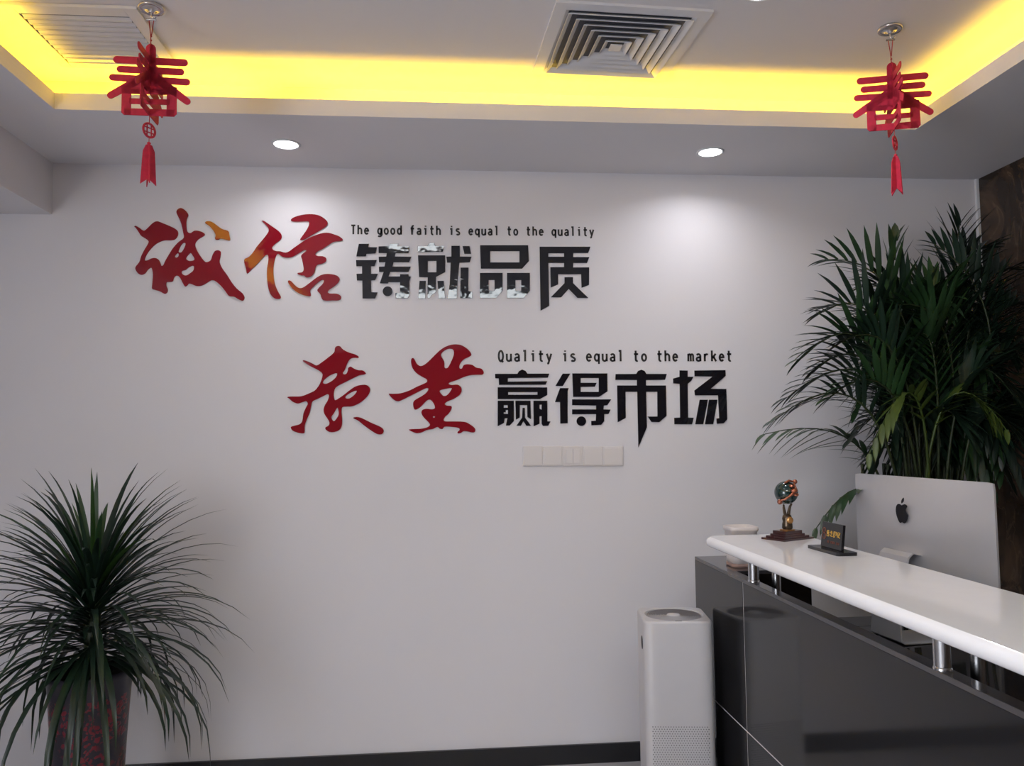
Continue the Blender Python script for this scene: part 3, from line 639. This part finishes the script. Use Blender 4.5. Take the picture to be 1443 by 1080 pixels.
# emblem: bitten fruit and leaf
ap = crom([(0, -46), (14, -50), (28, -40), (38, -20), (40, -12), (29, -2), (26, 12), (36, 26), (24, 34), (10, 31), (0, 28), (-12, 32), (-26, 30), (-37, 16), (-39, -6), (-30, -32), (-15, -50)], 4)
lf = crom([(0, 36), (2, 50), (16, 62), (15, 46)], 4)
k = .00074
for lp in (ap, lf):
    me = shape2d('emblem', [[(x*k, y*k) for x, y in lp]], .0012)
    me.transform(Matrix.Translation((-.012, -.0512, .402)) @ RX); me.materials.clear(); me.materials.append(LOGO)
    e_ = link('emblem', me, t)
    e_['label'] = 'black fruit emblem on the silver back'

# ------------------------------------------------------------------ trophy
t = thing('globe_trophy', 'small globe trophy held by figures on a stepped dark wooden base, on the counter', 'trophy', (1.125, -.868, 1.031), (0, 0, math.radians(27)))
m = MB()
for hx, hy, z0, z1 in ((.072, .047, 0, .006), (.060, .038, .006, .012), (.048, .030, .012, .018), (.040, .026, .018, .028)): m.box(-hx, hx, -hy, hy, z0, z1)
m.build('base', WOODR, t)
MB().box(-.019, .019, -.016, .016, .028, .031).build('gold_plinth', GOLD, t, bevel=.001)
m = MB().lathe([(.014, .031), (.017, .036), (.0165, .048), (.014, .056), (.016, .066), (.013, .076), (.006, .082)], 16).build('column', BRONZE, t)
m = MB(); m.lathe([(.001, -.0015), (.011, -.0015), (.011, .0015), (.001, .0015)], 20, Matrix.Translation((.004, -.018, .062)) @ Matrix.Rotation(PI/2, 4, 'X')); m.build('medallion', GOLD, t).rotation_euler.z = -.62
MB().tube([(-.006, 0, .072), (-.012, -.001, .086), (-.019, -.004, .102), (-.024, -.008, .112)], [.006, .0052, .0042, .003]).tube([(.006, 0, .072), (.010, 0, .088), (.014, -.002, .104), (.018, -.006, .114)], [.006, .0052, .0042, .003]).build('arm', BRONZE, t)
MB().lathe([(.0375*math.sin(PI*i/20)+1e-4, .150-.0375*math.cos(PI*i/20)) for i in range(21)], 32).build('globe', GLOBE, t)
m = MB()
m.tube([(-.036, -.020, .124), (-.018, -.036, .131), (0, -.038, .142), (.014, -.034, .154), (.022, -.026, .166), (.020, -.018, .182)], [.003, .0036, .0042, .0045, .004, .003])
m.tube([(-.012, -.024, .183), (.004, -.018, .190), (.020, -.014, .186)], [.003, .0042, .003])
m.build('ribbon', COPPER, t).rotation_euler.z = -.55
m = MB(); random.seed(3)
for cx, cz, r in ((.014, .160, .013), (.008, .174, .009), (.020, .146, .010)):
    m.lathe([(r*math.sin(PI*i/6)+1e-4, -r*.5*math.cos(PI*i/6)) for i in range(7)], 12, Matrix.Translation((cx, -.031, cz)) @ Matrix.Rotation(.4, 4, 'X'))
m.build('continent_relief', COPPER, t).rotation_euler.z = -.55
for x, y, z, r in ((-.033, -.022, .122, .0085), (.026, -.012, .186, .0075)):
    MB().lathe([(r*math.sin(PI*i/10)+1e-4, z-r*math.cos(PI*i/10)) for i in range(11)], 16, Matrix.Translation((x, y, 0))).build('small_ball', COPPER, t).rotation_euler.z = -.45

# ------------------------------------------------------------------ name plate
t = thing('name_plate', 'small black lacquer name plate with gold lettering standing on the counter', 'sign', (1.122, -1.165, 1.031), (0, 0, math.radians(-88)))
m = MB().prism(rrect(-.088, .088, -.028, .034, .008, 4), 0, .009); m.build('foot', BLKP, t)
Mp = Matrix.Translation((0, .004, .009)) @ Matrix.Rotation(math.radians(-7), 4, 'X')
MB().box(-.058, .058, -.004, .004, 0, .073, Mp).build('plate', BLKP, t, bevel=.001)
def gold(loops_strokes, w_):
    m = MB()
    for st in loops_strokes: ribbon(m, st, w_, -.0052, -.0040)
    m.v = [tuple(Mp @ Vector(v)) for v in m.v]; return m
s8 = [arc(-.043, .048, .007, .008, 0, 360, 12), arc(-.041, .032, .009, .009, 0, 360, 12)]
gold(s8, .0022).build('gold_emblem', COPPER, t)
def ch(cx, cz, S, strokes): return [[(cx+x*S, cz+z*S) for x, z in st] for st in strokes]
glyph = [
 ch(-.020, .042, .0083, [[(-.8, .8), (.8, .8)], [(0, 1.1), (0, -.2)], [(-.9, .3), (.9, .3)], [(-.6, -.2), (.6, -.2), (.6, -1), (-.6, -1), (-.6, -.2)]]),
 ch(.000, .042, .0083, [[(-.3, 1), (-.6, .2), (.5, .3)], [(-.9, -.4), (-.2, -.9), (.9, -.8)], [(.2, .9), (.1, -.5)]]),
 ch(.019, .042, .0083, [[(-.8, .9), (.8, .9), (.8, -.1), (-.8, -.1)], [(-.8, .9), (-.8, -1), (.1, -.7)], [(.2, .5), (-.4, .4)]]),
 ch(.039, .042, .0083, [[(-.8, .9), (-.8, -.9)], [(-.4, .9), (.8, .8), (.5, .1), (-.3, 0)], [(-.3, -.5), (.9, -.9)], [(.2, .5), (.1, -.6)]])]
for gl in glyph: gold(gl, .0019).build('gold_character', GOLDP, t)
random.seed(5)
m = MB()
for k in range(11):
    x = -.020+.0062*k
    if k in (2, 7): continue
    ribbon(m, [(x, .014), (x, .0205), (x+.003, .0205)], .0010, -.0052, -.0040)
    ribbon(m, [(x, .017), (x+.003, .017)], .0009, -.0052, -.0040)
m.v = [tuple(Mp @ Vector(v)) for v in m.v]; m.build('small_lettering', COPPER, t)

# ------------------------------------------------------------------ little ceramic pot on the ledge
t = thing('ceramic_pot', 'small cream ceramic pot on the desk ledge beyond the counter end', 'pot', (1.048, -.655, DZ))
def sq(r): return rrect(-r, r, -r, r, r*.45, 4)
def stack(prof):
    m = MB(); N = len(sq(1)); vs = [(x, y, z) for r, z in prof for x, y in sq(r)]
    fs = [(k*N+i, k*N+(i+1) % N, (k+1)*N+(i+1) % N, (k+1)*N+i) for k in range(len(prof)-1) for i in range(N)]
    m.add(vs, fs, True); m.add(vs[:N], [tuple(range(N))[::-1]]); m.add(vs[-N:], [tuple(range(N))]); return m
stack([(.043, 0), (.046, .002), (.046, .010), (.043, .012)]).build('saucer', CERAM2, t)
stack([(.040, .012), (.044, .017), (.045, .036), (.0425, .0385), (.0425, .0405), (.045, .043), (.0465, .085), (.0475, .122), (.052, .125), (.0525, .138), (.049, .139), (.046, .120), (.001, .118)]).build('bowl', CERAM, t)
m = MB()
for zz in (.104,):
    for k in range(4): m.lathe([(.0025, -.001), (.0015, .0012)], 8, Matrix.Translation((-.030+.02*k, -.0480, zz)) @ Matrix.Rotation(PI/2, 4, 'X'))
m.build('dots', BRONZE, t)

# ================================================================== AIR PURIFIER
t = thing('air_purifier', 'white square tower air purifier beside the reception desk', 'air purifier', (.806, -.628, 0), (0, 0, math.radians(-7.5)))
A = .1165; Hh = .745
def hull(r, ins=0):
    P = rrect(-A+ins, A-ins, -A+ins, A-ins, r, 4); out = []
    for i in range(len(P)):
        a_, b_ = P[i], P[(i+1) % len(P)]; n_ = 9 if math.hypot(a_[0]-b_[0], a_[1]-b_[1]) > .06 else 1
        out += [(a_[0]+(b_[0]-a_[0])*q/n_, a_[1]+(b_[1]-a_[1])*q/n_) for q in range(n_)]
    return out
m = MB(); N = len(hull(.03)); lay = [(.006, .012), (.002, .018), (0, .03), (0, Hh-.008), (.003, Hh-.002), (.006, Hh)]
vs = [(x, y, z) for ins, z in lay for x, y in hull(.030-ins, ins)]
fs = [(k*N+i, k*N+(i+1) % N, (k+1)*N+(i+1) % N, (k+1)*N+i) for k in range(len(lay)-1) for i in range(N)]
m.add(vs, fs, True); m.add(vs[:N], [tuple(range(N))[::-1]])
# top with a round opening
NN = 4*7; top = vs[-N:]; rim = []
for x, y, z in top:
    a = math.atan2(y, x); rim.append((.101*math.cos(a), .101*math.sin(a), Hh))
rim2 = [(x*.93, y*.93, Hh-.012) for x, y, z in rim]
m.add(top+rim+rim2, [(i, (i+1) % N, N+(i+1) % N, N+i) for i in range(N)]+[(N+i, N+(i+1) % N, 2*N+(i+1) % N, 2*N+i) for i in range(N)]+[tuple(range(2*N, 3*N))])
m.build('housing', APW, t)
MB().box(-A+.02, A-.02, -A+.02, A-.02, 0, .012).build('foot', DARKHOLE, t)
m = MB()
for k in range(12):
    r = .028+.0058*k; m.lathe([(r, Hh-.009), (r+.0022, Hh-.009), (r+.0022, Hh-.0015-.0004*k*0), (r, Hh-.0015)], 36, cap=False)
m.add([], [])
for k in range(24):
    a = 2*PI*k/24; M = Matrix.Rotation(a, 4, 'Z'); m.box(.022, .093, -.0008, .0008, Hh-.010, Hh-.004, M)
m.build('top_grille', APG, t)
MB().lathe([(.024, Hh-.009), (.024, Hh-.001), (.021, Hh+.0005), (.001, Hh+.0008)], 32).build('hub_cap', APW, t)
m = MB().lathe([(.020, -.001), (.023, .0006), (.020, .0012)], 28, Matrix.Translation((-A-.0003, -.045, .660)) @ Matrix.Rotation(-PI/2, 4, 'Y')); m.build('power_button', DARKHOLE, t)
# perforated lower field: small dimples
m = MB(); rows, cols = 44, 22
for j in range(rows):
    for i in range(cols):
        x = -.095+.190*(i+(.5 if j % 2 else 0))/cols; z = .400-.0075*j
        if z < .04: continue
        m.add([(x+.0019*math.cos(PI/3*q), -A-.0003, z+.0019*math.sin(PI/3*q)) for q in range(6)]+[(x, -A+.0002, z)], [(q, (q+1) % 6, 6) for q in range(6)])
o = m.build('air_inlet_holes', DARKHOLE, t); o['kind'] = 'stuff'
MB().box(.004, .020, -A+.0005, -A+.0015, .7305, .7385) if False else None
MB().box(-.010, .012, -.1065, -.1015, Hh, Hh+.0006).build('display_mark', DARKHOLE, t)

# ================================================================== PLANTS
def strap(path, wid, fold=.30, side=None):
    """leaf blade along a 3-D path, V-shaped in section"""
    P = [Vector(p) for p in path]; n = len(P); vs = []; m = MB()
    for i in range(n):
        tng = (P[min(i+1, n-1)]-P[max(i-1, 0)]).normalized()
        s_ = side if side is not None else tng.cross(Vector((0, 0, 1)))
        s_ = (s_-tng*s_.dot(tng))
        s_ = s_.normalized() if s_.length > 1e-4 else Vector((1, 0, 0))
        nn = s_.cross(tng); h = wid[i]/2
        vs += [P[i]-s_*h+nn*h*fold, P[i], P[i]+s_*h+nn*h*fold]
    fs = [(i*3+k, i*3+k+1, (i+1)*3+k+1, (i+1)*3+k) for i in range(n-1) for k in (0, 1)]
    m.add(vs, fs, True); return m
def wprof(n, W, tip=1.0): return [W*min(1, .45+1.8*(i/(n-1)))*(1-(i/(n-1))**2.6)**.8+.0005 for i in range(n)]

# ---- left: strap-leaved plant in a tall pot
random.seed(11)
LP = Vector((-1.210, -.50, 0))
t = thing('potted_dracaena', 'potted plant with long arching strap leaves in a dark red-patterned tall pot at the left', 'plant', LP)
m = MB().lathe([(.098, 0), (.102, .01), (.108, .12), (.118, .35), (.129, .52), (.135, .570), (.140, .578), (.140, .590), (.136, .593), (.130, .590), (.128, .56)], 48, cap=False)
m.lathe([(.098, 0), (.001, 0)], 48, cap=False); m.build('pot', POTM, t)
MB().lathe([(.128, .562), (.09, .570), (.001, .575)], 32, cap=False).build('soil', SOIL, t)
m = MB().tube([(0, 0, .56), (.006, .0, .75), (0, .004, .93)], [.028, .024, .016], 10); m.build('stem', STEM, t)
leafn = 0
def clampwall(p, base):
    q = Vector(p); lim = -.03-base.y
    if q.y > lim-.10: q.y = lim-.10+.09*(1-math.exp(-(q.y-lim+.10)/.10))
    return q
def arc_leaf(z0, az, el, L, droop, W, mt, kink=None, n=9):
    P = [Vector((0.010*math.cos(az), .010*math.sin(az), z0))]; e = el
    for i in range(1, n):
        s_ = i/(n-1); de = droop*(.25+1.5*s_)/(n-1)*(1 if not kink or s_ < kink else 3.2)
        e = max(e-de, -1.5); az += random.uniform(-.02, .02)
        P.append(P[-1]+Vector((math.cos(e)*math.cos(az), math.cos(e)*math.sin(az), math.sin(e)))*L/(n-1))
    P = [clampwall(p, LP) for p in P]
    P = [p if p.x+LP.x > XL+.03 else Vector((XL+.03-LP.x, p.y, p.z)) for p in P]
    return strap(P, wprof(n, W), .35).build('leaf', mt, t)
N = 235
for k in range(N):
    f = k/(N-1)                       # 0 = lowest, 1 = crown
    z0 = .61+.25*f**.9
    az = k*2.39996+random.uniform(-.3, .3)
    el = -.05+1.38*f**1.5+random.uniform(-.16, .16)
    L = (.58-.12*f)*random.uniform(.80, 1.12)
    dr = random.uniform(.9, 1.5)*(1.35-.95*f)
    arc_leaf(z0, az, el, L, dr, random.uniform(.014, .027), LEAFY if (f > .86 and random.random() < .35) else (LEAFB if f < .12 and random.random() < .02 else random.choice((LEAFD, LEAFD, LEAF2))), kink=None)
for az, el, L, dr in ((1.9, 1.50, .42, .15), (2.4, 1.38, .40, .3), (.9, 1.25, .40, .25), (.3, 1.1, .46, .45), (3.6, 1.15, .42, .5), (5.2, 1.2, .34, .3), (4.2, 1.3, .34, .2), (.0, 1.0, .48, .5), (3.1, .95, .50, .6)):
    arc_leaf(.85, az, el, L, dr, .028, LEAF)

for k in range(44):
    f = k/43; arc_leaf(.60+.24*f, k*2.39996+1, .25+.6*f+random.uniform(-.2, .2), random.uniform(.20, .36), random.uniform(.5, 1.1), random.uniform(.016, .026), random.choice((LEAFD, LEAF2)))
# ---- right: areca palm behind the desk
random.seed(4)
PP = Vector((1.80, -.36, 0))
t = thing('areca_palm', 'tall bushy areca palm in the corner behind the computer', 'plant', PP)
MB().lathe([(.13, 0), (.14, .01), (.17, .32), (.18, .34), (.17, .35), (.155, .345)], 40, cap=False).lathe([(.13, 0), (.001, 0)], 40, cap=False).build('pot', CERAM, t)
MB().lathe([(.165, .315), (.001, .325)], 32, cap=False).build('soil', SOIL, t)
for k in range(9):
    a = k*2.4; r = .03+.05*(k % 3)/2
    bx, by = r*math.cos(a), r*math.sin(a)*.7
    tx, ty = bx*2.6, by*2.0
    MB().tube([(bx, by, .30), ((bx+tx)/2, (by+ty)/2, .75), (tx, ty, 1.25)], [.011, .010, .007], 8).build('cane', STEM, t)
def W3(px, py, Y): return ray_to(px, py, 1, Y)-PP
budget = [290]; bulk = [MB(), MB(), MB()]
def clampp(p):
    q = Vector(p); lim = -.025-PP.y
    if q.y > lim-.08: q.y = lim-.08+.07*(1-math.exp(-(q.y-lim+.08)/.08))
    if q.x > XR-.04-PP.x: q.x = XR-.04-PP.x
    return q
def frond(base, mid, tip, n, Lmax, wid, up_bias, ms, own, spread=.95, twist=.55):
    """quadratic rachis with two rows of leaflets"""
    base, mid, tip = Vector(base), Vector(mid), Vector(tip)
    ctl = mid*2-(base+tip)/2
    def B(s_): return base*(1-s_)**2+ctl*2*s_*(1-s_)+tip*s_*s_
    R = [clampp(B(i/12)) for i in range(13)]
    fr = MB().tube(R, [.0058*(1-.8*i/12)+.0006 for i in range(13)], 6).build('frond', STEM if ms != 2 else LEAFO, t)
    mt = (LEAF2, LEAF, LEAFO)[ms]
    for i in range(n):
        s_ = .34+.66*i/(n-1); p = clampp(B(s_)); tg = (B(min(s_+.03, 1))-B(max(s_-.03, 0))).normalized()
        sd = tg.cross(Vector((0, 0, 1))); sd = sd.normalized() if sd.length > .05 else Vector((1, 0, 0))
        sd = (Matrix.Rotation(twist, 3, tg) @ sd).normalized(); nn = sd.cross(tg)
        L = Lmax*(.45+.9*math.sin(PI*min(1, .12+.86*((s_-.34)/.66))))*random.uniform(.85, 1.12)*.78
        for q in (-1, 1):
            ang = spread*(1-.50*s_)+random.uniform(-.08, .08)
            d = (tg*math.cos(ang)+sd*q*math.sin(ang)+nn*up_bias+Vector((0, 0, random.uniform(-.05, .08)))).normalized()
            P = [p]; K = 5
            for k in range(1, K):
                d = (d+Vector((0, 0, -.10*k/K-.02))).normalized(); P.append(P[-1]+d*L/(K-1))
            P = [clampp(x) for x in P]
            lf = strap(P, wprof(K, wid), .25)
            if own and budget[0] > 0: budget[0] -= 1; lf.build('leaflet', mt, fr)
            else: bulk[ms].add(lf.v, lf.f, True)
# silhouette fronds first: base, mid, tip in photo pixels with their depth
frond(W3(1290, 750, -.45), W3(1275, 455, -.48), W3(1166, 366, -.45), 15, .22, .025, .25, 1, True, 1.0)
frond(W3(1295, 750, -.40), W3(1262, 500, -.45), W3(1262, 340, -.42), 7, .24, .036, .1, 1, True, .45)
frond(W3(1340, 750, -.40), W3(1342, 470, -.42), W3(1352, 318, -.40), 15, .24, .026, .1, 0, True, .75)
frond(W3(1380, 620, -.45), W3(1392, 450, -.48), W3(1318, 345, -.45), 13, .21, .024, .1, 0, True, .8)
frond(W3(1285, 750, -.50), W3(1250, 480, -.55), W3(1160, 440, -.55), 16, .21, .024, .35, 0, True, 1.1)
frond(W3(1285, 750, -.50), W3(1235, 500, -.60), W3(1130, 505, -.62), 17, .20, .024, .2, 1, True, 1.0)
frond(W3(1280, 750, -.40), W3(1235, 540, -.45), W3(1110, 560, -.45), 17, .21, .024, .1, 0, True, 1.0)
frond(W3(1275, 750, -.50), W3(1215, 570, -.60), W3(1092, 592, -.62), 15, .18, .020, .0, 0, True, .9)
frond(W3(1255, 750, -.35), W3(1205, 625, -.35), W3(1078, 612, -.35), 11, .21, .022, -.45, 1, True, .8)
frond(W3(1300, 750, -.55), W3(1335, 565, -.65), W3(1418, 606, -.70), 13, .16, .022, -.4, 2, True, .8)
frond(W3(1250, 760, -.50), W3(1215, 690, -.60), W3(1150, 745, -.66), 9, .14, .022, -.35, 1, True, .6)
frond(W3(1310, 750, -.55), W3(1290, 560, -.66), W3(1225, 640, -.70), 13, .16, .022, -.3, 2, False, .8)
own_fr = [
 (1300, 750, -.4, 1300, 480, -.45, 1225, 400, -.40, 16, .22, 0), (1310, 750, -.4, 1300, 500, -.45, 1320, 400, -.45, 16, .24, 1),
 (1320, 750, -.45, 1340, 500, -.55, 1262, 430, -.60, 16, .20, 1), (1300, 750, -.5, 1270, 520, -.6, 1190, 480, -.65, 16, .20, 0),
 (1300, 750, -.5, 1260, 560, -.62, 1170, 560, -.68, 16, .20, 1), (1330, 750, -.4, 1380, 500, -.42, 1440, 430, -.40, 16, .24, 0),
 (1340, 750, -.4, 1390, 520, -.5, 1470, 520, -.50, 16, .24, 0), (1330, 750, -.5, 1360, 540, -.6, 1430, 560, -.65, 16, .20, 0),
 (1330, 750, -.4, 1365, 470, -.4, 1420, 380, -.38, 16, .22, 0), (1290, 750, -.4, 1270, 590, -.45, 1200, 620, -.5, 14, .18, 0),
 (1320, 750, -.5, 1320, 540, -.62, 1300, 470, -.66, 15, .20, 1), (1350, 750, -.5, 1380, 590, -.6, 1450, 640, -.6, 14, .20, 0),
 (1310, 750, -.5, 1320, 590, -.6, 1370, 620, -.66, 14, .17, 0), (1300, 750, -.4, 1330, 450, -.42, 1385, 350, -.42, 14, .20, 0),
 (1290, 750, -.45, 1240, 530, -.5, 1150, 520, -.50, 16, .20, 0), (1345, 750, -.35, 1345, 560, -.35, 1400, 510, -.33, 16, .22, 0),
 (1300, 750, -.35, 1280, 560, -.35, 1240, 500, -.33, 16, .22, 0), (1320, 750, -.35, 1300, 610, -.35, 1250, 560, -.33, 16, .22, 0),
 (1350, 750, -.35, 1360, 610, -.35, 1420, 600, -.33, 16, .22, 0), (1290, 750, -.3, 1290, 640, -.32, 1230, 640, -.33, 14, .20, 0),
 (1390, 750, -.35, 1410, 620, -.38, 1460, 590, -.40, 14, .22, 0), (1380, 750, -.35, 1370, 500, -.38, 1340, 420, -.40, 16, .22, 0)]
for (a1, a2, a3, b1, b2, b3, c1, c2, c3, n, L, ms) in own_fr:
    frond(W3(a1, a2, a3), W3(b1, b2, b3), W3(c1, c2, c3), n, L, .026, .1, ms, False, .95)
for k in range(46):
    cx, cy = random.uniform(1200, 1440), (random.uniform(430, 640) if k < 28 else random.uniform(600, 690))
    y = random.uniform(-.60, -.22)
    frond(W3(random.uniform(1280, 1350), 750, -.36), W3((cx+1315)/2+random.uniform(-15, 15), (cy+600)/2-50, (y-.36)/2), W3(cx, cy, y), 13, .20, .026, random.uniform(-.2, .2), random.choice((0, 0, 1)), False, .9)
for k in range(3):
    o = bulk[k].build('foliage', (LEAF2, LEAF, LEAFO)[k], t); o['kind'] = 'stuff'
